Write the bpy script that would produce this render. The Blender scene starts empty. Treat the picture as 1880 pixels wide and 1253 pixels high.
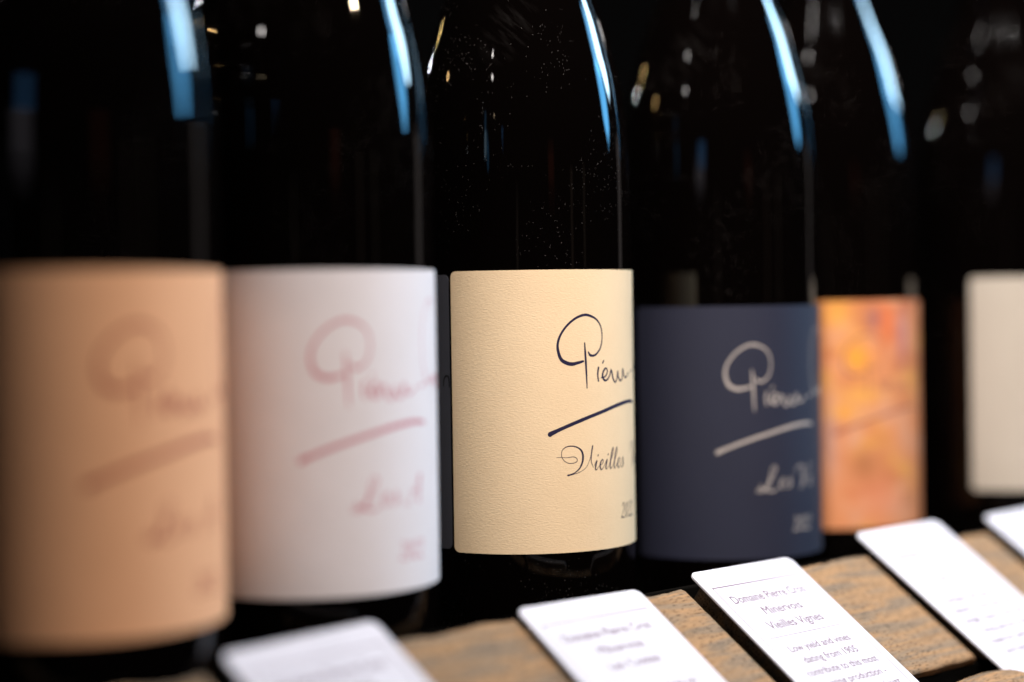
import bpy, bmesh, math, random
from mathutils import Vector, Matrix, noise
random.seed(7)
rad = math.radians
S = 0.001          # everything below is written in millimetres
EYE = 137.0        # camera height above the shelf
scene = bpy.context.scene
COL = scene.collection

# ------------------------------------------------------------------ camera
def W(x, y, z):    # millimetres measured from the lens -> metres above the shelf
    return Vector((x * S, y * S, (z + EYE) * S))

cam_d = bpy.data.cameras.new("camera")
cam = bpy.data.objects.new("camera", cam_d)
COL.objects.link(cam)
PITCH, ROLL = math.atan(60.5 / 3400), 0.015
f = Vector((0, math.cos(PITCH), -math.sin(PITCH)))
r = Vector((1, 0, 0))
u = r.cross(f)
R_ = r * math.cos(ROLL) - u * math.sin(ROLL)
U_ = u * math.cos(ROLL) + r * math.sin(ROLL)
m = Matrix((R_, U_, -f)).transposed().to_4x4()
m.translation = W(0, 0, 0)
cam.matrix_world = m
cam_d.sensor_width = 36
cam_d.lens = 3400 / 1880 * 36
cam_d.clip_start = 0.01
cam_d.clip_end = 50
cam_d.dof.use_dof = True
cam_d.dof.focus_distance = 0.660
cam_d.dof.aperture_fstop = 2.25
scene.camera = cam

# ------------------------------------------------------------------ world, lamps, exposure
scene.view_settings.view_transform = 'Standard'
scene.view_settings.look = 'None'
scene.view_settings.exposure = 0
scene.view_settings.gamma = 1
world = bpy.data.worlds.new("World")
scene.world = world
world.use_nodes = True
bg = world.node_tree.nodes['Background']
bg.inputs[0].default_value = (0.9, 0.85, 0.85, 1)
bg.inputs[1].default_value = 0.002
scene.cycles.use_denoising = True
scene.cycles.sample_clamp_indirect = 4
scene.cycles.max_bounces = 6

def aim(o, target):
    o.rotation_euler = (Vector(target) - o.location).to_track_quat('-Z', 'Y').to_euler()

def spot(name, pos, target, power, cone, blend, size, col):
    d = bpy.data.lights.new(name, 'SPOT')
    d.energy = power; d.spot_size = rad(cone); d.spot_blend = blend
    d.shadow_soft_size = size; d.color = col
    o = bpy.data.objects.new(name, d); COL.objects.link(o)
    o.location = W(*pos); aim(o, W(*target))
    return o

def area(name, pos, target, w, h, radiance, col, shape='RECTANGLE'):
    d = bpy.data.lights.new(name, 'AREA')
    d.shape = shape; d.size = w; d.size_y = h
    d.energy = radiance * w * h * math.pi
    d.color = col
    o = bpy.data.objects.new(name, d); COL.objects.link(o)
    o.location = W(*pos); aim(o, W(*target))
    return o

B3 = (4, 701, -30)
spot('overhead_spot', (400, 310, 900), (90, 690, -60), 64, 60, 0.5, 0.04, (1.0, 0.935, 0.905))
spot('overhead_spot', (0, 240, 1060), (200, 850, -40), 106, 40, 1.0, 0.04, (1.0, 0.935, 0.905))  # added fill spot for the labels' left sides, cone kept off the nearest bottle

def polar(az, el, dist, origin=(4, 701, 60)):
    a, e = rad(az), rad(el)
    return (origin[0] + dist * math.sin(a) * math.cos(e), origin[1] + dist * math.cos(a) * math.cos(e),
            origin[2] + dist * math.sin(e))

OR = (40, 720, 62)
def panel(name, az, el, dist, waz, hel, radiance, col, shape='RECTANGLE'):
    p = polar(az, el, dist, OR)
    return area(name, p, OR, 2 * dist * S * math.tan(rad(waz / 2)), 2 * dist * S * math.tan(rad(hel / 2)), radiance, col, shape)
# the shop window and its blind on the right, seen only in the shoulders of the bottles
panel('window_lamp', 75, 17.5, 1500, 10, 17, 11.0, (0.12, 0.48, 0.92), 'ELLIPSE')
panel('window_lamp', 72, 26, 1515, 6, 12, 9.0, (0.16, 0.52, 0.95), 'ELLIPSE')
panel('window_lamp', 62, 24, 1490, 10, 17, 26.0, (0.50, 0.78, 1.0), 'ELLIPSE')
panel('window_lamp', 61, 38, 1500, 9, 20, 10.0, (0.18, 0.50, 0.90), 'ELLIPSE')
panel('grey_band_panel', 55, 3, 1500, 9, 11, 0.30, (0.75, 0.65, 0.62))  # dim panel added to draw the grey band along the glass edges
# faint far window behind the camera
panel('far_window_lamp', 204, 12, 4000, 8, 5, 1.2, (0.12, 0.35, 0.75))
panel('far_window_lamp', 206, 7, 4000, 10, 6, 0.6, (0.6, 0.55, 0.62))
panel('far_red_panel', 150, 7, 4000, 6, 7, 0.13, (0.9, 0.22, 0.12))  # dim panel added for a red-brown reflection in the glass
# dim upright panels added to draw faint streaks in the glass
for k, (az, el, w, h, L, c) in enumerate(((236, 1, 1.2, 9, .30, (.8, .7, .65)), (222, 2, .8, 7, .22, (.7, .7, .8)), (186, -1, 1.5, 8, .16, (.75, .6, .5)),
                                          (244, 3, .8, 10, .35, (.8, .75, .7)), (128, 1, 1.6, 9, .20, (.75, .55, .42)), (113, 2, 1.2, 8, .22, (.8, .65, .5)))):
    panel('streak_panel', az, el, 3500 + 40 * k, w, h, L, c)
# little lamps of the shop on the left, and one bright one on the right
def bulb(az, el, dist, size, power, col, org=(4, 701, 80), cone=50):
    spot('shop_bulb', polar(az, el, dist, org), org, power, cone, 0.2, size, col)
bulb(320, 16.6, 1200, 0.008, 1.0, (0.9, 0.95, 1.0))
bulb(314, 21, 1200, 0.007, 0.35, (1.0, 0.7, 0.3))
bulb(274, 22, 1200, 0.008, 0.55, (1.0, 0.62, 0.25))
bulb(228, 24, 1200, 0.008, 0.45, (1.0, 0.92, 0.85))
bulb(114, 35, 900, 0.012, 5.0, (1.0, 0.78, 0.5), (-65, 601, 97), 9)

# ------------------------------------------------------------------ helpers
def link(name, me, mat=None, parent=None):
    o = bpy.data.objects.new(name, me)
    COL.objects.link(o)
    if mat is not None: me.materials.append(mat)
    if parent is not None: o.parent = parent
    return o

def mesh(name, verts, faces, smooth=False):
    me = bpy.data.meshes.new(name)
    me.from_pydata([Vector(v) * S for v in verts], [], faces)
    me.update()
    if smooth:
        me.polygons.foreach_set('use_smooth', [True] * len(me.polygons))
    return me

def tag(o, label, cat, group=None):
    o['label'] = label; o['category'] = cat
    if group: o['group'] = group
    return o

class NT:
    def __init__(s, name):
        s.m = bpy.data.materials.new(name); s.m.use_nodes = True
        s.t = s.m.node_tree; s.b = s.t.nodes['Principled BSDF']; s.out = s.t.nodes['Material Output']
    def n(s, kind, **kw):
        nd = s.t.nodes.new(kind)
        for k, v in kw.items():
            if k.startswith('i_'): nd.inputs[k[2:].replace('_', ' ')].default_value = v
            else: setattr(nd, k, v)
        return nd
    def l(s, a, b): s.t.links.new(a, b)
    def mul(s, a, b, op='MULTIPLY'):
        nd = s.n('ShaderNodeMath', operation=op)
        for i, x in enumerate((a, b)):
            if hasattr(x, 'links'): s.l(x, nd.inputs[i])
            else: nd.inputs[i].default_value = x
        return nd.outputs[0]
    def ramp(s, fac, stops):
        nd = s.n('ShaderNodeValToRGB'); s.l(fac, nd.inputs[0])
        e = nd.color_ramp.elements
        while len(e) < len(stops): e.new(0.5)
        for el, (p, c) in zip(e, stops):
            el.position = p; el.color = (*c, 1) if not isinstance(c, float) else (c, c, c, 1)
        return nd.outputs[0]

# ------------------------------------------------------------------ materials
def mat_glass():
    t = NT('dark_bottle_glass'); b = t.b
    b.inputs['Base Color'].default_value = (0.0010, 0.0006, 0.0005, 1)
    b.inputs['Roughness'].default_value = 0.035
    b.inputs['IOR'].default_value = 1.5
    co = t.n('ShaderNodeTexCoord')
    mp = t.n('ShaderNodeMapping'); t.l(co.outputs['Object'], mp.inputs[0])
    # moulded glass is never optically flat: a faint ripple
    rip = t.n('ShaderNodeTexNoise', i_Scale=38.0, i_Detail=1.0); t.l(co.outputs['Object'], rip.inputs['Vector'])
    bp = t.n('ShaderNodeBump', i_Strength=0.10, i_Distance=0.0012); t.l(rip.outputs[0], bp.inputs['Height'])
    t.l(bp.outputs[0], b.inputs['Normal'])
    # dust: sparse pale specks of two sizes, gathered by a slow noise
    dens = t.n('ShaderNodeTexNoise', i_Scale=30.0, i_Detail=4.0); t.l(co.outputs['Object'], dens.inputs['Vector'])
    dr = t.n('ShaderNodeMapRange'); dr.inputs[1].default_value = 0.46; dr.inputs[2].default_value = 0.66
    t.l(dens.outputs[0], dr.inputs[0])
    def specks(scale, radius, thr, stretch=1.0):
        mp = t.n('ShaderNodeMapping'); mp.inputs['Scale'].default_value = (1, 1, stretch)
        nz = t.n('ShaderNodeTexNoise', i_Scale=900.0); t.l(co.outputs['Object'], nz.inputs['Vector'])
        ad = t.n('ShaderNodeMixRGB', blend_type='ADD'); ad.inputs[0].default_value = 0.0006
        t.l(co.outputs['Object'], ad.inputs[1]); t.l(nz.outputs['Color'], ad.inputs[2])
        t.l(ad.outputs[0], mp.inputs[0])
        v = t.n('ShaderNodeTexVoronoi', i_Scale=scale); t.l(mp.outputs[0], v.inputs['Vector'])
        near = t.mul(v.outputs['Distance'], radius * scale, 'LESS_THAN')
        sep = t.n('ShaderNodeSeparateColor'); t.l(v.outputs['Color'], sep.inputs[0])
        lim = t.mul(dr.outputs[0], thr)
        pick = t.mul(sep.outputs[0], lim, 'LESS_THAN')
        return t.mul(near, pick)
    s1 = specks(520, 0.00011, 0.7)
    s2 = specks(260, 0.00020, 0.10)
    s3 = specks(1300, 0.000075, 1.0, 0.6)
    sp = t.mul(t.mul(s1, s2, 'MAXIMUM'), s3, 'MAXIMUM')
    # rubbed finger mark high on the shoulder
    mp2 = t.n('ShaderNodeMapping'); mp2.vector_type = 'TEXTURE'
    mp2.inputs['Location'].default_value = (-0.004, -0.034, 0.238)
    mp2.inputs['Rotation'].default_value = (0, rad(28), 0)
    mp2.inputs['Scale'].default_value = (0.008, 0.02, 0.014)
    t.l(co.outputs['Object'], mp2.inputs[0])
    ln = t.n('ShaderNodeVectorMath', operation='LENGTH'); t.l(mp2.outputs[0], ln.inputs[0])
    blob = t.n('ShaderNodeMapRange'); blob.inputs[1].default_value = 1.2; blob.inputs[2].default_value = 0.3
    t.l(ln.outputs['Value'], blob.inputs[0])
    fib = t.n('ShaderNodeTexNoise', i_Scale=260.0, i_Detail=4.0, i_Distortion=0.3)
    mp3 = t.n('ShaderNodeMapping'); mp3.inputs['Scale'].default_value = (0.3, 0.3, 1.6)
    rot3 = t.n('ShaderNodeMapping'); rot3.inputs['Rotation'].default_value = (0, -0.8, 0)
    t.l(co.outputs['Object'], rot3.inputs[0]); t.l(rot3.outputs[0], mp3.inputs[0]); t.l(mp3.outputs[0], fib.inputs['Vector'])
    fr = t.n('ShaderNodeMapRange'); fr.inputs[1].default_value = 0.45; fr.inputs[2].default_value = 0.7; fr.inputs[4].default_value = 0.02
    t.l(fib.outputs[0], fr.inputs[0])
    smudge = t.mul(blob.outputs[0], fr.outputs[0])
    dust = t.n('ShaderNodeBsdfDiffuse'); dust.inputs[0].default_value = (0.34, 0.31, 0.29, 1)
    mx = t.n('ShaderNodeMixShader')
    fac = t.mul(t.mul(sp, 0.42), smudge, 'MAXIMUM')
    t.l(fac, mx.inputs[0]); t.l(b.outputs[0], mx.inputs[1]); t.l(dust.outputs[0], mx.inputs[2])
    t.l(mx.outputs[0], t.out.inputs[0])
    return t.m

def mat_paper(name, col, rough=0.75, bump=0.22, spec=0.25, attr=False, sheen=0.0):
    t = NT(name); b = t.b
    uv = t.n('ShaderNodeUVMap'); uv.uv_map = 'mm'
    mp = t.n('ShaderNodeMapping'); mp.inputs['Scale'].default_value = (0.55, 1.5, 1)
    t.l(uv.outputs[0], mp.inputs[0])
    n1 = t.n('ShaderNodeTexNoise', i_Scale=1.5, i_Detail=5.0, i_Roughness=0.55, i_Distortion=0.35)
    t.l(mp.outputs[0], n1.inputs['Vector'])
    bp = t.n('ShaderNodeBump', i_Strength=bump, i_Distance=0.00045); t.l(n1.outputs[0], bp.inputs['Height'])
    t.l(bp.outputs[0], b.inputs['Normal'])
    mixc = t.n('ShaderNodeMixRGB', blend_type='MULTIPLY'); mixc.inputs[0].default_value = 0.10
    if attr:
        va = t.n('ShaderNodeVertexColor'); va.layer_name = 'print'; t.l(va.outputs[0], mixc.inputs[1])
    else:
        mixc.inputs[1].default_value = (*col, 1)
    t.l(n1.outputs[0], mixc.inputs[2]); t.l(mixc.outputs[0], b.inputs['Base Color'])
    soft = t.n('ShaderNodeTexNoise', i_Scale=0.05, i_Detail=5.0, i_Roughness=0.6); t.l(uv.outputs[0], soft.inputs['Vector'])
    tone = t.ramp(soft.outputs[0], [(0.3, (0.965, 0.96, 0.955)), (0.6, (1.0, 1.0, 1.0))])
    fm = t.n('ShaderNodeMapping'); fm.inputs['Scale'].default_value = (0.35, 1.4, 1); fm.inputs['Rotation'].default_value = (0, 0, 0.5)
    t.l(uv.outputs[0], fm.inputs[0])
    fv = t.n('ShaderNodeTexVoronoi', i_Scale=0.35); t.l(fm.outputs[0], fv.inputs['Vector'])
    fd = t.mul(fv.outputs['Distance'], 0.06, 'LESS_THAN')
    sepc = t.n('ShaderNodeSeparateColor'); t.l(fv.outputs['Color'], sepc.inputs[0])
    fd = t.mul(t.mul(fd, t.mul(sepc.outputs[0], 0.22, 'LESS_THAN')), 0.22)
    mA = t.n('ShaderNodeMixRGB', blend_type='MULTIPLY'); mA.inputs[0].default_value = 1.0
    t.l(mixc.outputs[0], mA.inputs[1]); t.l(tone, mA.inputs[2])
    mB = t.n('ShaderNodeMixRGB'); t.l(fd, mB.inputs[0]); t.l(mA.outputs[0], mB.inputs[1]); mB.inputs[2].default_value = (0.25, 0.18, 0.12, 1)
    t.l(mB.outputs[0], b.inputs['Base Color'])
    b.inputs['Roughness'].default_value = rough
    b.inputs['Specular IOR Level'].default_value = spec
    return t.m

def mat_plain(name, col, rough=0.5, spec=0.5, metal=0.0):
    t = NT(name); b = t.b
    co = t.n('ShaderNodeTexCoord')
    nz = t.n('ShaderNodeTexNoise', i_Scale=60.0, i_Detail=4.0); t.l(co.outputs['Object'], nz.inputs['Vector'])
    mx = t.n('ShaderNodeMixRGB', blend_type='MULTIPLY'); mx.inputs[0].default_value = 0.12
    mx.inputs[1].default_value = (*col, 1); t.l(nz.outputs[0], mx.inputs[2])
    t.l(mx.outputs[0], b.inputs['Base Color'])
    b.inputs['Roughness'].default_value = rough
    b.inputs['Specular IOR Level'].default_value = spec
    b.inputs['Metallic'].default_value = metal
    return t.m

def mat_wood():
    t = NT('rough_sawn_wood'); b = t.b
    co = t.n('ShaderNodeTexCoord')
    oi = t.n('ShaderNodeObjectInfo')
    off = t.n('ShaderNodeVectorMath', operation='ADD')
    sc = t.n('ShaderNodeVectorMath', operation='SCALE'); sc.inputs['Scale'].default_value = 0.35
    cv = t.n('ShaderNodeCombineXYZ'); t.l(oi.outputs['Random'], cv.inputs[0]); t.l(oi.outputs['Random'], cv.inputs[1])
    t.l(cv.outputs[0], sc.inputs[0]); t.l(co.outputs['Object'], off.inputs[0]); t.l(sc.outputs[0], off.inputs[1])
    mp = t.n('ShaderNodeMapping'); mp.inputs['Scale'].default_value = (0.13, 1, 1); mp.inputs['Rotation'].default_value = (0, 0, 0.05)
    t.l(off.outputs[0], mp.inputs[0])
    a = t.n('ShaderNodeTexNoise', i_Scale=190.0, i_Detail=5.0, i_Roughness=0.6, i_Distortion=0.8); t.l(mp.outputs[0], a.inputs['Vector'])
    c = t.n('ShaderNodeTexNoise', i_Scale=420.0, i_Detail=4.0, i_Roughness=0.7); t.l(mp.outputs[0], c.inputs['Vector'])
    mp2 = t.n('ShaderNodeMapping'); mp2.inputs['Scale'].default_value = (0.3, 1, 1); t.l(off.outputs[0], mp2.inputs[0])
    g = t.n('ShaderNodeTexNoise', i_Scale=1300.0, i_Detail=2.0); t.l(mp2.outputs[0], g.inputs['Vector'])
    big = t.ramp(a.outputs[0], [(0.30, (0.14, 0.11, 0.082)), (0.45, (0.20, 0.145, 0.096)), (0.56, (0.26, 0.16, 0.085)), (0.74, (0.29, 0.185, 0.10))])
    fine = t.ramp(c.outputs[0], [(0.36, (0.72, 0.70, 0.68)), (0.5, (0.95, 0.92, 0.88)), (0.68, (1.1, 1.03, 0.95))])
    mx = t.n('ShaderNodeMixRGB', blend_type='MULTIPLY'); mx.inputs[0].default_value = 0.9
    t.l(big, mx.inputs[1]); t.l(fine, mx.inputs[2])
    dots = t.ramp(g.outputs[0], [(0.34, (0.22, 0.2, 0.19)), (0.44, (1, 1, 1))])
    mx2 = t.n('ShaderNodeMixRGB', blend_type='MULTIPLY'); mx2.inputs[0].default_value = 0.75
    t.l(mx.outputs[0], mx2.inputs[1]); t.l(dots, mx2.inputs[2])
    t.l(mx2.outputs[0], b.inputs['Base Color'])
    h = t.mul(c.outputs[0], t.mul(g.outputs[0], 0.5), 'ADD')
    bp = t.n('ShaderNodeBump', i_Strength=0.8, i_Distance=0.0004); t.l(h, bp.inputs['Height']); t.l(bp.outputs[0], b.inputs['Normal'])
    b.inputs['Roughness'].default_value = 0.85; b.inputs['Specular IOR Level'].default_value = 0.15
    return t.m

GLASS = mat_glass()
WOOD = mat_wood()
PLASTIC = mat_plain('white_card_plastic', (0.56, 0.545, 0.585), 0.5, 0.2)
CARD_INK = mat_plain('card_print_ink', (0.19, 0.14, 0.17), 0.7, 0.1)
BLACK = mat_plain('black_stained_wood', (0.004, 0.0035, 0.003), 0.9, 0.0)
RAILM = mat_plain('black_rail_metal', (0.003, 0.003, 0.003), 0.8, 0.0)

# ------------------------------------------------------------------ the setting
def box(name, x0, x1, y0, y1, z0, z1, mat, parent=None):
    v = [(x, y, z) for x in (x0, x1) for y in (y0, y1) for z in (z0, z1)]
    fc = [(0, 1, 3, 2), (4, 6, 7, 5), (0, 4, 5, 1), (2, 3, 7, 6), (0, 2, 6, 4), (1, 5, 7, 3)]
    me = mesh(name, v, fc)
    o = link(name, me, mat, parent)
    bv = o.modifiers.new('bevel', 'BEVEL'); bv.width = 0.0008; bv.segments = 2
    return o

AZ = math.atan2(0.711, 0.703)
TILT = rad(34.8)
EU = Vector((math.sin(AZ), math.cos(AZ), 0))
EF = Vector((math.cos(AZ), -math.sin(AZ), 0))
ES = EF * math.cos(TILT) - Vector((0, 0, 1)) * math.sin(TILT)
EN = EF * math.sin(TILT) + Vector((0, 0, 1)) * math.cos(TILT)
PA = Vector((-25.2, 570.5, -100.0))

def rail_matrix(uu, s, n, rot=0.0, es=ES, en=EN):
    cu = EU * math.cos(rot) + es * math.sin(rot)
    cs = -EU * math.sin(rot) + es * math.cos(rot)
    # local x along the row, local y up the slope (away from the front), local z out of the face
    mm = Matrix((cu, -cs, en)).transposed().to_4x4()
    p = PA + EU * uu + es * s + en * n
    mm.translation = W(*p)
    return mm

# shelf board: local x along the row
shelf = box('shelf', -420, 640, -48, 260, -24, 0, BLACK)
mm = Matrix((EU, -EF, Vector((0, 0, 1)))).transposed().to_4x4()
mm.translation = W(*(PA + Vector((0, 0, -(EYE - 100)))))
shelf.matrix_world = mm
shelf['kind'] = 'structure'
# low black lip added, unseen, to hide lit block backs from the glass
blocker = box('reflection_blocker', -300, 560, 7.2, 9.6, 0.2, 35.5, BLACK, shelf)
# sloping black strip that carries the wooden blocks
rail = box('shelf_edge_rail', -260, 460, -64, 2, -3.2, 0, RAILM)
rail.matrix_world = rail_matrix(0, 0, -9.2)
tag(rail, 'black sloping rail along the shelf edge under the wooden blocks', 'rail')

# ------------------------------------------------------------------ bottles
GR = 41.0
PROFILE = [(0, 0), (30, 0), (36, 0.4), (39.3, 2.2), (40.6, 5), (GR, 9), (GR, 60), (GR, 120), (GR, 180), (40.95, 188), (40.7, 194), (40.2, 202),
           (39.3, 210), (38.1, 218), (36.7, 225), (35.1, 231), (33.2, 238), (31.2, 245), (28.9, 252), (26.2, 259), (23.4, 266), (20.8, 273),
           (18.6, 281), (17.1, 289), (16.1, 298), (15.4, 310), (15.0, 325), (14.6, 340), (14.6, 342), (15.6, 343), (15.6, 349), (14.8, 350), (0, 350)]
def catmull(pts, sub):
    out = []
    P = [pts[0]] + list(pts) + [pts[-1]]
    for i in range(1, len(P) - 2):
        p0, p1, p2, p3 = P[i - 1], P[i], P[i + 1], P[i + 2]
        for k in range(sub):
            t = k / sub
            out.append(tuple(0.5 * (2 * b + (c - a) * t + (2 * a - 5 * b + 4 * c - d) * t * t + (3 * b - a - 3 * c + d) * t ** 3)
                             for a, b, c, d in zip(p0, p1, p2, p3)))
    out.append(tuple(pts[-1]))
    return out
def glass_mesh():
    prof = PROFILE[:8] + catmull(PROFILE[8:28], 3) + PROFILE[28:]
    N = 144; v = []; fc = []
    for (rr, z) in prof[1:-1]:
        for k in range(N):
            a = 2 * math.pi * k / N
            v.append((rr * math.sin(a), -rr * math.cos(a), z))
    n = len(prof) - 2
    for i in range(n - 1):
        for k in range(N):
            fc.append((i * N + k, i * N + (k + 1) % N, (i + 1) * N + (k + 1) % N, (i + 1) * N + k))
    v.append((0, 0, 0)); v.append((0, 0, 350))
    for k in range(N):
        fc.append((len(v) - 2, (k + 1) % N, k)); fc.append((len(v) - 1, (n - 1) * N + k, (n - 1) * N + (k + 1) % N))
    return mesh('glass_body', v, fc, True)
GLASS_ME = glass_mesh(); GLASS_ME.materials.append(GLASS)

def cyl(a, z, rr):           # a = arc length on the glass
    ph = a / GR
    return (rr * math.sin(ph), -rr * math.cos(ph), z + EYE)

def label_mesh(a0, a1, z0, z1, rc=2.2, thick=0.22, paint=None, wob=0.0):
    na = max(40, int((a1 - a0) / (1.1 if paint else 1.6))); nz = 84 if paint else 10
    xs = []
    for k in range(7): xs.append(a0 + rc * (1 - math.cos(math.pi / 2 * k / 6)))
    for k in range(1, na): xs.append(a0 + rc + (a1 - a0 - 2 * rc) * k / na)
    for k in range(7): xs.append(a1 - rc + rc * math.sin(math.pi / 2 * k / 6))
    v = []; fc = []; uvs = []
    cols = len(xs)
    def lim(x):
        d = min(x - a0, a1 - x)
        c = 0 if d >= rc else rc - math.sqrt(max(0, rc * rc - (rc - d) ** 2))
        e = wob * noise.noise(Vector((x * 0.12, z0, 3)))
        return z0 + c + e, z1 - c + e
    for x in xs:
        lo, hi = lim(x)
        for j in range(nz + 1):
            z = lo + (hi - lo) * j / nz
            v.append(cyl(x, z, GR + thick)); uvs.append((x, z))
    for i in range(cols - 1):
        for j in range(nz):
            a = i * (nz + 1) + j
            fc.append((a, a + nz + 1, a + nz + 2, a + 1))
    # skirt down to the glass
    ring = [i * (nz + 1) for i in range(cols)] + [(cols - 1) * (nz + 1) + j for j in range(1, nz + 1)] + \
           [i * (nz + 1) + nz for i in range(cols - 2, -1, -1)] + [j for j in range(nz - 1, 0, -1)]
    base = len(v)
    L = len(ring)
    for rr in (GR + thick, GR + 0.005):
        for i in ring:
            x, z = uvs[i]
            v.append(cyl(x, z, rr)); uvs.append((x, z))
    for k in range(L):
        fc.append((base + k, base + L + k, base + L + (k + 1) % L, base + (k + 1) % L))
    me = mesh('label', v, fc)
    me.polygons.foreach_set('use_smooth', [i < (cols - 1) * nz for i in range(len(fc))])
    uvl = me.uv_layers.new(name='mm')
    for lp in me.loops: uvl.data[lp.index].uv = uvs[lp.vertex_index]
    if paint:
        ca = me.color_attributes.new('print', 'FLOAT_COLOR', 'POINT')
        for i, (x, z) in enumerate(uvs): ca.data[i].color = (*paint(x, z), 1)
    return me

# --- handwriting, written as pen strokes (arc mm, height mm, width mm) on the paper
SIG = [
 ([(24.2, -16.3, .5), (24.9, -17.3, .8), (26.0, -17.6, .75), (27.8, -17.1, .65), (29.9, -14.8, .5), (30.8, -11.2, .45), (30.2, -7.2, .5), (28.0, -4.5, .6), (24.8, -3.1, .8), (22.2, -2.9, .8), (18.8, -4.1, .75), (15.5, -6.6, .7), (13.0, -9.9, .7), (11.9, -13.1, .8), (12.1, -16.0, .95), (13.2, -18.7, 1.1), (15.3, -20.0, 1.2), (17.4, -20.4, 1.15), (19.7, -20.0, .95), (21.9, -19.5, .7)]),
 ([(22.6, -12.9, .4), (22.8, -16, .7), (23.0, -19.5, .75), (23.2, -24, .65), (23.4, -29.2, .35)]),
 ([(28.8, -22.0, .7), (28.4, -24.3, .65), (28.7, -26.8, .6)]),
 ([(31.5, -19.6, .5), (30.9, -20.4, .5)]),
 ([(30.2, -25.7, .5), (32.2, -25.3, .5), (33.4, -23.6, .5), (32.6, -22.3, .55), (31.2, -23.5, .7), (30.8, -25.3, .7), (31.9, -26.7, .65), (33.6, -26.3, .55), (35.0, -24.4, .55), (35.5, -23.0, .6), (36.1, -24.3, .65), (36.7, -26.3, .65), (37.9, -27.6, .6), (39.1, -26.4, .55), (39.8, -23.6, .55), (40.1, -25.6, .65), (41.4, -27.1, .65), (42.9, -26.5, .55), (43.7, -22.8, .55), (44.5, -25.3, .65), (46.4, -26.2, .6), (49.2, -24.4, .5)]),
 ([(8.6, -45.4, 1.5), (9.0, -45.1, 1.4), (12.8, -43.5, 1.1), (18, -41.6, 1.1), (24.0, -39.7, 1.1), (30.5, -38.0, 1.1), (37.3, -36.4, 1.15), (44, -35.4, 1.15), (50, -35.1, 1.1), (54.5, -35.6, .9)]),
 ([(63, 1.5, .4), (60.5, 3.2, .4), (57.5, 1.5, .3), (54.9, -3, .3), (53.9, -9, .3), (54.2, -15, .3), (55.4, -20, .4), (57.5, -22.8, .65), (60, -23, .6), (62, -21.5, .5)]),
 ([(52.4, -24.2, .7), (54.5, -23.6, .6)]),
 ([(62.5, -21, .5), (63.2, -23.5, .6), (64.6, -21.4, .5), (66.5, -21.6, .5), (65.5, -24, .6), (67.6, -25, .6), (69, -22.5, .5), (67.6, -21.2, .5), (70.5, -22, .5), (72, -21, .5), (71.5, -24.5, .6), (70, -24.8, .5)]),
]
VS = [
 ([(10.9, -53.7, .15), (12.7, -53.7, .18), (14.8, -53.9, .22), (17.3, -53.7, .25), (18.6, -54.3, .28), (18.8, -55.3, .3), (17.6, -55.9, .28), (15.4, -55.9, .25), (13.7, -54.9, .25), (12.8, -53.3, .25), (13.0, -51.3, .28), (14.5, -50.1, .35), (16.6, -49.8, .4), (18.8, -50.3, .5), (20.5, -51.5, .7), (21.2, -53.3, .85), (21.0, -55.6, .8), (19.8, -57.9, .55), (17.7, -59.5, .4), (15.5, -60.2, .6), (15.1, -60.2, .7)]),
 ([(15.5, -60.2, .4), (17.2, -60.0, .25), (19.8, -59.3, .22), (22.5, -57.8, .2), (24.1, -55.1, .22), (25.1, -52.2, .35), (25.5, -50.2, .6)]),
 ([(25.5, -50.2, .6), (24.9, -53.2, .55), (24.8, -55.8, .35), (25.7, -57.9, .2)]),
]
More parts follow.
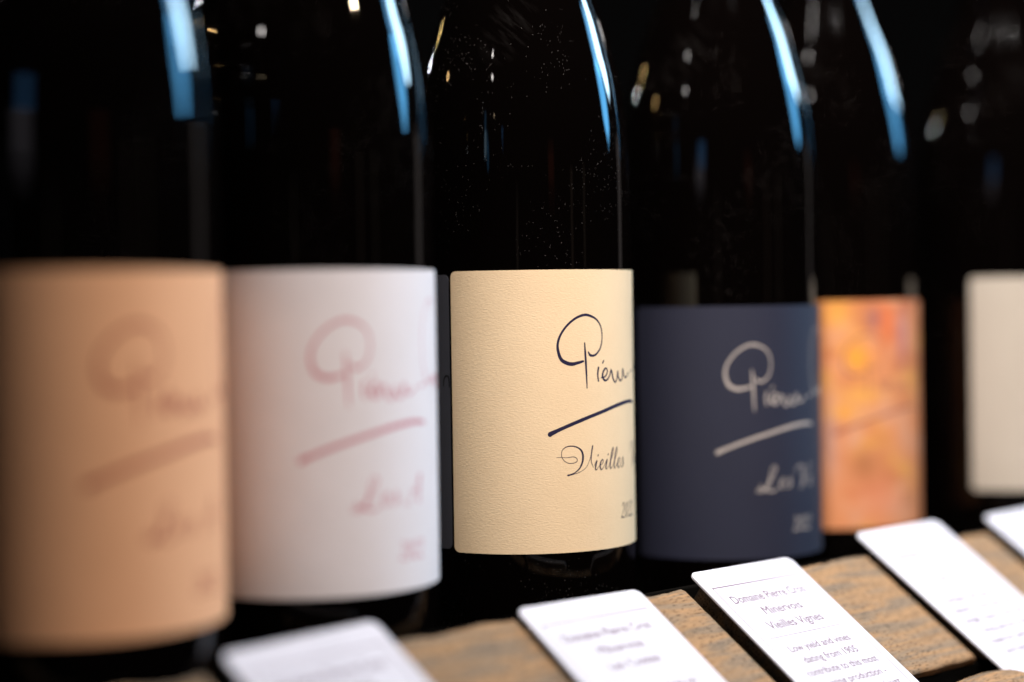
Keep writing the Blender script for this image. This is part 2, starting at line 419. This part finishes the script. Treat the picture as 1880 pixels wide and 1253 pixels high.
# small letters of an italic pen hand, x-height 1
G = {
 'i': (0.62, [[(0, .45, .3), (.28, .95, .8), (.18, .45, 1), (.16, .1, .9), (.3, 0, .5), (.58, .35, .3)], [(.36, 1.42, .8), (.40, 1.5, .8)]]),
 'e': (0.72, [[(0, .38, .3), (.36, .55, .4), (.48, .82, .6), (.36, 1, .6), (.16, .75, .9), (.1, .32, 1), (.26, 0, .8), (.46, .08, .5), (.7, .4, .3)]]),
 'l': (0.62, [[(0, .45, .3), (.42, 1.3, .5), (.54, 1.95, .6), (.42, 2.1, .6), (.28, 1.6, 1), (.14, .5, 1), (.2, .03, .8), (.36, .05, .5), (.6, .4, .3)]]),
 's': (0.66, [[(0, .4, .3), (.36, 1.02, .5), (.42, .7, .9), (.44, .3, 1), (.26, 0, .7), (.02, .12, .5)], [(.3, .02, .4), (.62, .38, .3)]]),
 'g': (0.76, [[(.58, .85, .5), (.38, 1, .6), (.14, .7, .9), (.12, .2, .9), (.3, 0, .6), (.5, .4, .4), (.62, .95, .5), (.5, 0, .9), (.34, -.7, .8), (.1, -.95, .6), (-.02, -.7, .4), (.3, -.3, .3), (.74, .35, .3)]]),
 'n': (0.84, [[(0, .7, .3), (.14, .98, .6), (.1, .4, .9), (.06, 0, .8)], [(.08, .3, .3), (.34, .9, .4), (.5, .98, .6), (.5, .5, .9), (.44, .08, .8), (.58, 0, .5), (.82, .36, .3)]]),
 'a': (0.78, [[(.58, .85, .5), (.38, 1, .6), (.14, .7, .9), (.12, .2, .9), (.28, 0, .6), (.48, .35, .4), (.62, .95, .5), (.5, .25, .9), (.56, 0, .6), (.76, .35, .3)]]),
 'L': (1.7, [[(.0, .55, .3), (.1, .15, .7), (.5, .0, .5), (.85, .5, .5), (1.15, 1.6, .8), (1.25, 2.1, .8), (1.0, 2.3, .5), (.8, 1.9, .5), (.8, 1.2, .9), (.6, .3, 1), (.25, -.25, .8), (-.2, -.25, .6), (-.1, .05, .5), (.5, -.1, .9), (1.1, -.3, 1), (1.6, .0, .5)]]),
 'V': (1.5, [[(-.3, 1.3, .3), (-.4, 1.8, .4), (.1, 2.2, .6), (.5, 1.9, .9), (.6, 1.1, 1.1), (.5, .0, .8), (.4, -.1, .5), (.9, .8, .4), (1.4, 2.1, .6), (1.7, 2.25, .6)]]),
 'A': (1.6, [[(-.2, .1, .6), (.2, -.1, .5), (.8, 1.0, .5), (1.3, 2.2, .8), (1.25, 1.2, 1.1), (1.3, .0, .9), (1.5, .1, .4)], [(.4, .8, .5), (1.4, .95, .5)]]),
 '2': (0.95, [[(.1, 1.4, .5), (.3, 1.75, .7), (.6, 1.7, .9), (.6, 1.25, 1), (.3, .6, .6), (0, .05, .6), (.3, .12, 1), (.7, 0, .9), (.8, .2, .4)]]),
 '0': (0.95, [[(.45, 1.75, .6), (.15, 1.3, 1), (.1, .5, 1), (.3, 0, .7), (.6, .4, 1), (.7, 1.2, 1), (.45, 1.75, .6)]]),
 ' ': (0.6, []),
}
def write(text, a, z, h, w, adv=1.0, slant=0.10):
    out = []
    for ch in text:
        wd, st = G[ch]
        for s in st:
            out.append([(a + (x + slant * y) * h * adv, z + y * h, max(.14, w * k)) for x, y, k in s])
        a += wd * h * adv
    return out

def ink_mesh(strokes, da, dz, rr, wmul=1.0, caps=True):
    v = []; fc = []
    for li, st in enumerate(strokes):
        pts = catmull(st, 6) if len(st) > 2 else [tuple(p + (q - p) * t / 4 for p, q in zip(st[0], st[-1])) for t in range(5)]
        b = len(v); n = len(pts)
        lift = rr + li * 0.0025
        for i, (x, z, w) in enumerate(pts):
            p, q = pts[max(0, i - 1)], pts[min(n - 1, i + 1)]
            dx, dy = q[0] - p[0], q[1] - p[1]
            L = math.hypot(dx, dy) or 1
            w *= 0.5 * wmul * (1 + 0.10 * noise.noise(Vector((x * 3, z * 3, li))))
            nx, ny = -dy / L * w, dx / L * w
            v.append(cyl(x + da + nx, z + dz + ny, lift)); v.append(cyl(x + da - nx, z + dz - ny, lift))
        for i in range(n - 1):
            fc.append((b + 2 * i, b + 2 * i + 1, b + 2 * i + 3, b + 2 * i + 2))
        for (k, i) in ((0, 0), (n - 1, 1)) if caps else ():                       # round pen ends
            x, z, w = pts[k]; w *= 0.5 * wmul
            c = len(v); v.append(cyl(x + da, z + dz, lift + .001))
            for j in range(10):
                a = 2 * math.pi * j / 10
                v.append(cyl(x + da + w * math.cos(a), z + dz + w * math.sin(a), lift + .001))
            for j in range(10): fc.append((c, c + 1 + j, c + 1 + (j + 1) % 10))
    return mesh('handwriting', v, fc)

CREAM = mat_paper('cream_laid_paper', (0.87, 0.64, 0.39))
TANP = mat_paper('tan_paper', (0.90, 0.46, 0.24))
WHITEP = mat_paper('white_paper', (0.86, 0.79, 0.785), bump=0.2)
NAVYP = mat_paper('navy_paper', (0.0155, 0.017, 0.035), rough=0.65, bump=0.2, spec=0.4)
STONEP = mat_paper('stone_grey_paper', (0.46, 0.40, 0.325), bump=0.2)
BACKP = mat_paper('black_paper', (0.06, 0.06, 0.07), rough=0.45, bump=0.1, spec=0.4)
ARTP = mat_paper('printed_orange_paper', (1, 1, 1), bump=0.1, attr=True)

def art(x, z):
    # loose warm wash with soft patches
    def mixc(c, d, t): return tuple(p + (q - p) * t for p, q in zip(c, d))
    n1 = noise.fractal(Vector((x * .045, z * .045, 5.1)), 1.0, 2.0, 4)
    n2 = noise.fractal(Vector((x * .07 + 9, z * .06, 1.7)), 1.0, 2.0, 4)
    n3 = noise.fractal(Vector((x * .05 + 3, z * .09, 8.7)), 1.0, 2.0, 3)
    c = (0.80, 0.31, 0.13)
    c = mixc(c, (0.86, 0.40, 0.09), max(0, min(1, n1 * 1.2)))
    c = mixc(c, (0.78, 0.38, 0.22), max(0, min(1, n2 * 1.1)))
    c = mixc(c, (0.62, 0.19, 0.07), max(0, min(.7, n3 * 1.3 - .1)))
    for (bx, bz, rx, rz, col, k) in ((6, -24, 6, 5.5, (1.0, .42, .02), .8), (9, -70, 6, 6.5, (.42, .15, .05), .7), (22, -8, 6, 10, (.88, .20, .06), .8),
                                     (31, -14, 4, 12, (.40, .18, .28), .5), (14, -7, 4, 5, (.25, .12, .16), .6), (0, -47, 9, 4, (.95, .42, .04), .7),
                                     (8, -40, 10, 4, (.95, .48, .08), .6), (-2, -4, 8, 7, (.92, .42, .06), .7), (18, -85, 14, 9, (.85, .30, .16), .6), (-6, -58, 3.5, 16, (.58, .42, .38), .5)):
        d = ((x - 12 - bx) / rx) ** 2 + ((z - bz) / rz) ** 2
        d *= 1 + .5 * n2
        c = mixc(c, col, k * math.exp(-max(0, d)))
    return tuple(max(0.01, q * .84) for q in c)

def ink(name, col): return mat_plain(name, col, 0.55, 0.3)
VIEILLES = VS + write('ieilles', 26.0, -58.9, 3.55, .62, 1.08) + write('V', 50.5, -58.9, 3.9, .62) + write('ignes', 56.5, -58.9, 3.55, .62)
def cuvee(t): return write(t, 25.2, -60.2, 3.9, .7, 1.3)
YEAR = write('2022', 41.0, -77.7, 3.1, .5)

NECKS = {}
def bottle(cx, cy, off, label, paper, top, bot, strokes=None, inkm=None, wmul=1.0, dz=0.0, a0=-28.5, a1=101, paint=None, back=False):
    o = bpy.data.objects.new('wine_bottle', None); COL.objects.link(o)
    o.location = (cx * S, cy * S, 0); o.rotation_euler = (0, 0, off / GR)
    o.empty_display_size = 0.02
    tag(o, label, 'wine bottle', 'dark wine bottles standing in a row on the shelf')
    link('glass_body', GLASS_ME, None, o)
    lab = link('paper_label', label_mesh(a0, a1, bot, top, paint=paint), paper, o)
    for nm, st in zip(('signature', 'wine_name', 'year'), strokes or ()):
        if st:
            link(nm, ink_mesh(st, 0, dz, GR + 0.235, wmul * (1.2 if nm == 'signature' else 1)), inkm, lab)
    if back:
        bl = link('back_label', label_mesh(-92, -29.6, bot + 0.9, top - 1.1, thick=0.12), BACKP, o)
        bl['label'] = 'black back label just showing beside the cream one'
        me = ink_mesh([[(-33.0, -28.0, .5), (-32.6, -25.4, .6), (-31.4, -24.2, .6), (-30.2, -25.0, .6), (-29.9, -28.5, .5)]], 0, 0, GR + .14, caps=False)
        link('handwriting', me, ink('back_label_ink', (0.006, 0.005, 0.005)), bl)
    return o

bottle(-124.2, 528, 3, 'dark bottle with blurred tan label and reddish writing, nearest of the row', TANP, 11.9, -86.9,
       (SIG, cuvee('Les A'), YEAR), ink('red_brown_ink', (0.36, 0.06, 0.035)), 1.25)
bottle(-66.0, 601, -7, 'dark bottle with white label and pink handwriting, between tan and cream labels', WHITEP, 12.6, -87.4,
       (SIG, cuvee('Les A'), YEAR), ink('crimson_ink', (0.62, 0.20, 0.24)), 1.0)
bottle(4.5, 701, 0, 'dark bottle in sharp focus with cream label and navy handwriting', CREAM, 13.5, -88,
       (SIG, VIEILLES, YEAR), ink('navy_ink', (0.018, 0.014, 0.045)), 0.95, back=True)
bottle(86.5, 772, -14.4, 'dark bottle with navy blue label and pale grey handwriting', NAVYP, -0.5, -101,
       (SIG, cuvee('Les Vi'), YEAR), ink('pale_grey_ink', (0.46, 0.40, 0.355)), 0.95, dz=-13)
bottle(142.6, 840, -12, 'dark bottle with painted orange and yellow label beside the navy one', ARTP, 1.0, -97.8,
       (SIG, None, YEAR), ink('brown_ink', (0.30, 0.10, 0.07)), 0.8, dz=-11, paint=art)
bottle(234.6, 884, 3, 'dark bottle with blank stone grey label, farthest of the row and cut by the frame', STONEP, 10.9, -86.8)

# ------------------------------------------------------------------ wooden blocks on the rail
def block(u0, u1, seed, label, name='wooden_block', length=60.4, thick=9.0, rough=1.0, depth0=0.0):
    nu, ns = 80, 40
    v = []; fc = []
    w = u1 - u0
    def edge(i, j):
        x = w * i / nu; s = length * j / ns
        back = noise.fractal(Vector((x * .07, seed * 7.1, 0)), 1, 2, 5) * 1.3 * rough
        front = noise.fractal(Vector((x * .09, seed * 3.3, 4)), 1, 2, 4) * 0.5
        t = j / ns
        s2 = s + back * (1 - t) ** 2 * 1.2 + front * t ** 3
        x2 = x
        sr = noise.fractal(Vector((s * .25, seed * 2.2, 8)), 1, 2, 4) * 0.3
        if i == 0 or i == nu: x2 += sr
        hgt = noise.fractal(Vector((x * .035, s * .32, seed * 5.0)), 1, 2, 4) * 0.07
        d = min(j, ns - j) / ns * length
        if j in (0, ns): hgt -= 0.7
        if i in (0, nu): hgt -= 0.35
        return x2, s2, hgt
    top = {}
    for i in range(nu + 1):
        for j in range(ns + 1):
            x, s, h = edge(i, j)
            top[i, j] = len(v); v.append((x, -s, h))
    for i in range(nu):
        for j in range(ns):
            fc.append((top[i, j], top[i, j + 1], top[i + 1, j + 1], top[i + 1, j]))
    ring = [(i, 0) for i in range(nu + 1)] + [(nu, j) for j in range(1, ns + 1)] + [(i, ns) for i in range(nu - 1, -1, -1)] + [(0, j) for j in range(ns - 1, 0, -1)]
    layers = [[top[q] for q in ring]]
    for k in range(1, 5):
        lay = []
        for (i, j) in ring:
            x, s, h = edge(i, j)
            q = noise.noise(Vector((x * .12, s * .12, k * .9 + seed))) * .35
            sx = q if i in (0, nu) else 0
            sy = q if j in (0, ns) else 0
            lay.append(len(v)); v.append((x + sx, -s + sy, h * (1 - k / 4) - thick * k / 4))
        layers.append(lay)
    n = len(ring)
    for k in range(4):
        for q in range(n):
            a, b = layers[k][q], layers[k][(q + 1) % n]
            c, d = layers[k + 1][(q + 1) % n], layers[k + 1][q]
            fc.append((a, b, c, d))
    fc.append(tuple(layers[4]))
    me = mesh(name, v, fc)
    me.polygons.foreach_set('use_smooth', [k < nu * ns for k in range(len(fc))])
    bm = bmesh.new(); bm.from_mesh(me); bmesh.ops.recalc_face_normals(bm, faces=bm.faces); bm.to_mesh(me); bm.free()
    o = link(name, me, WOOD)
    o.matrix_world = rail_matrix(u0, 0, 0)
    if label: tag(o, label, 'wooden block', 'rough wooden blocks carrying the cards')
    return o

block(-190, -86, 1, 'rough wooden block at the near end of the rail, in the bottom left corner')
block(-72, 35, 2, 'blurred wooden block between the first and second white cards')
block(44, 119, 3, 'narrow wooden block between the second and third white cards')
block(129, 231, 4, 'rough grained wooden block with its front corner showing before the fourth card')
block(242, 322, 5, 'blurred wooden block between the fourth card and the far card')
block(334, 430, 6, 'far wooden block under the last card at the right edge')
# lower piece of wood peeping in at the bottom right
def low_piece():
    v = []; fc = []
    N = 30; M = 12
    for i in range(N + 1):
        t = i / N; x = 66 * t
        dome = 7.0 * (1 - abs(2 * t - 0.85) ** 2.4) + noise.noise(Vector((x * .15, 2, 2))) * .5
        for j in range(M + 1):
            a = math.pi * j / M
            v.append((x, -12 + 12 * math.cos(a), -8 + max(.5, dome + 2) * math.sin(a)))
        v.append((x, -24, -22)); v.append((x, 0, -22))
    K = M + 3
    for i in range(N):
        for j in range(K): fc.append((i * K + j, i * K + (j + 1) % K, (i + 1) * K + (j + 1) % K, (i + 1) * K + j))
    fc.append(tuple(range(K))); fc.append(tuple(N * K + j for j in range(K - 1, -1, -1)))
    me = mesh('wood_offcut', v, fc, False)
    o = link('wood_offcut', me, WOOD)
    mm = Matrix((EU, -EF, Vector((0, 0, 1)))).transposed().to_4x4()
    mm.translation = W(*(PA + EU * 186 + EF * 54 + Vector((0, 0, -37))))
    o.matrix_world = mm
    tag(o, 'rounded rough wood end low in front of the rail, bottom right corner', 'wood piece')
low_piece()

# ------------------------------------------------------------------ cards
def text_mesh(lines, bold):
    """lines: (text, centre x, s, size, width or None) in card millimetres -> one mesh"""
    V = []; Fc = []
    for (t, cx, s, size, width) in lines:
        c = bpy.data.curves.new('txt', 'FONT'); c.body = t; c.size = size; c.resolution_u = 3
        c.align_x = 'CENTER'
        o = bpy.data.objects.new('txt', c)
        me = o.to_mesh()
        xs = [q.co.x for q in me.vertices]
        sx = 1.0
        if xs and width: sx = width / (max(xs) - min(xs))
        for k, (ox, oy) in enumerate(((-bold, 0), (bold, 0), (0, -bold), (0, bold))):     # heavy print
            b = len(V)
            for q in me.vertices: V.append((cx + q.co.x * sx + ox, -s + q.co.y - size * .3 + oy, k * .004))
            for p in me.polygons: Fc.append(tuple(b + i for i in p.vertices))
        o.to_mesh_clear(); bpy.data.objects.remove(o); bpy.data.curves.remove(c)
    return V, Fc

CW, CL, CT = 58.5, 92.0, 0.9
def card_mesh():
    rc = 3.2; out = []
    for (cx, cy, a0) in ((CW - rc, -rc, 0), (rc, -rc, 90), (rc, -CL + rc, 180), (CW - rc, -CL + rc, 270)):
        for k in range(9):
            a = rad(a0 + 90 * k / 8); out.append((cx + rc * math.cos(a), cy + rc * math.sin(a)))
    bm = bmesh.new()
    vs = [bm.verts.new(Vector((x, y, 0)) * S) for x, y in out]
    fcc = bm.faces.new(vs)
    ex = bmesh.ops.extrude_face_region(bm, geom=[fcc])
    for e in ex['geom']:
        if isinstance(e, bmesh.types.BMVert): e.co.z += CT * S
    bmesh.ops.recalc_face_normals(bm, faces=bm.faces)
    edges = [e for e in bm.edges if abs(e.verts[0].co.z - e.verts[1].co.z) < 1e-6]
    bmesh.ops.bevel(bm, geom=edges, offset=0.00018, segments=2, profile=.5, affect='EDGES')
    me = bpy.data.meshes.new('display_card'); bm.to_mesh(me); bm.free()
    return me
CARD_ME = card_mesh(); CARD_ME.materials.append(PLASTIC)

def frame_mesh():
    V = []; Fc = []
    def bar(x0, x1, s0, s1):
        b = len(V); V.extend([(x0, -s0, 0), (x1, -s0, 0), (x1, -s1, 0), (x0, -s1, 0)]); Fc.append((b, b + 3, b + 2, b + 1))
    t = .42
    x0, x1, y0, y1 = 3.6, 54.6, 9.0, 87.5
    bar(x0, x1, y0, y0 + .6); bar(x0, x1, y1, y1 + .6); bar(x0, x0 + t, y0 + .6, y1); bar(x1 - t, x1, y0 + .6, y1)
    bar(x0 + 4, x1 - 4, 36.6, 36.6 + .3)
    return V, Fc

def card(uu, s, rot, n, head, body, label, bold=.12):
    o = link('display_card', CARD_ME)
    o.matrix_world = rail_matrix(uu, s, n, rot)
    tag(o, label, 'card', 'white tasting cards on the wooden blocks')
    lines = [(t, 28.3, 16.6 + 7.3 * i, 5.6, wd) for i, (t, wd) in enumerate(head)]
    lines += [(t, 29.0, 43.2 + 5.95 * i, 4.6, wd) for i, (t, wd) in enumerate(body)]
    for nm, (V, Fc) in (('card_lettering', text_mesh(lines, bold)), ('card_border', frame_mesh())):
        p = link(nm, mesh(nm, V, Fc), CARD_INK, o)
        p.location = (0, 0, (CT + 0.03) * S)
    return o
H0 = lambda third, w: [('Domaine Pierre Cros', 41.5), ('Minervois', 21.5), (third, w)]
card(-80, -3.5, -0.05, 2.6, H0('Les Aspres', 24), [('Deep and ripe syrah', 41), ('grown on one plot', 37), ('above the village', 35), ('aged in old oak', 31), ('for twelve months', 36), ('dark and spicy', 30)],
     'most blurred white card, nearest at the bottom left of the rail')
card(34.6, -1.2, 0.010, 2.2, H0('Les Costes', 24), [('Old bush vines on', 36), ('dry stony slopes', 33), ('picked by hand', 30), ('fresh red fruit and', 38), ('garrigue herbs', 30), ('a supple red', 24)],
     'blurred white card in front of the cream labelled bottle, second from the near end')
card(123.5, -3.7, 0.008, 2.2, H0('Vieilles Vignes', 31), [('Low yield and vines', 35), ('dating from 1905', 31), ('contribute to this most', 41), ('amazing production -', 38), ('concentrated and just', 41), ('beautifully balanced', 37)],
     'white card with readable heading in front of the block corner, in focus', .085)
card(232.5, -9.6, 0.003, 2.2, H0('Les Vals', 20), [('Carignan and grenache', 42), ('raised in concrete with', 43), ('bright cherry fruit and', 42), ('a long savoury finish', 40), ('made for lamb, game', 38), ('and hard cheeses', 33)],
     'white card below the orange labelled bottle, second from the far end')
card(326, -7.3, 0, 2.2, H0('Minervois', 22), [('Round and smooth with', 42), ('notes of black olive', 38), ('and a fine grain', 31), ('best at cool room', 34), ('temperature', 24)],
     'white card cut off by the right edge, farthest along the rail')
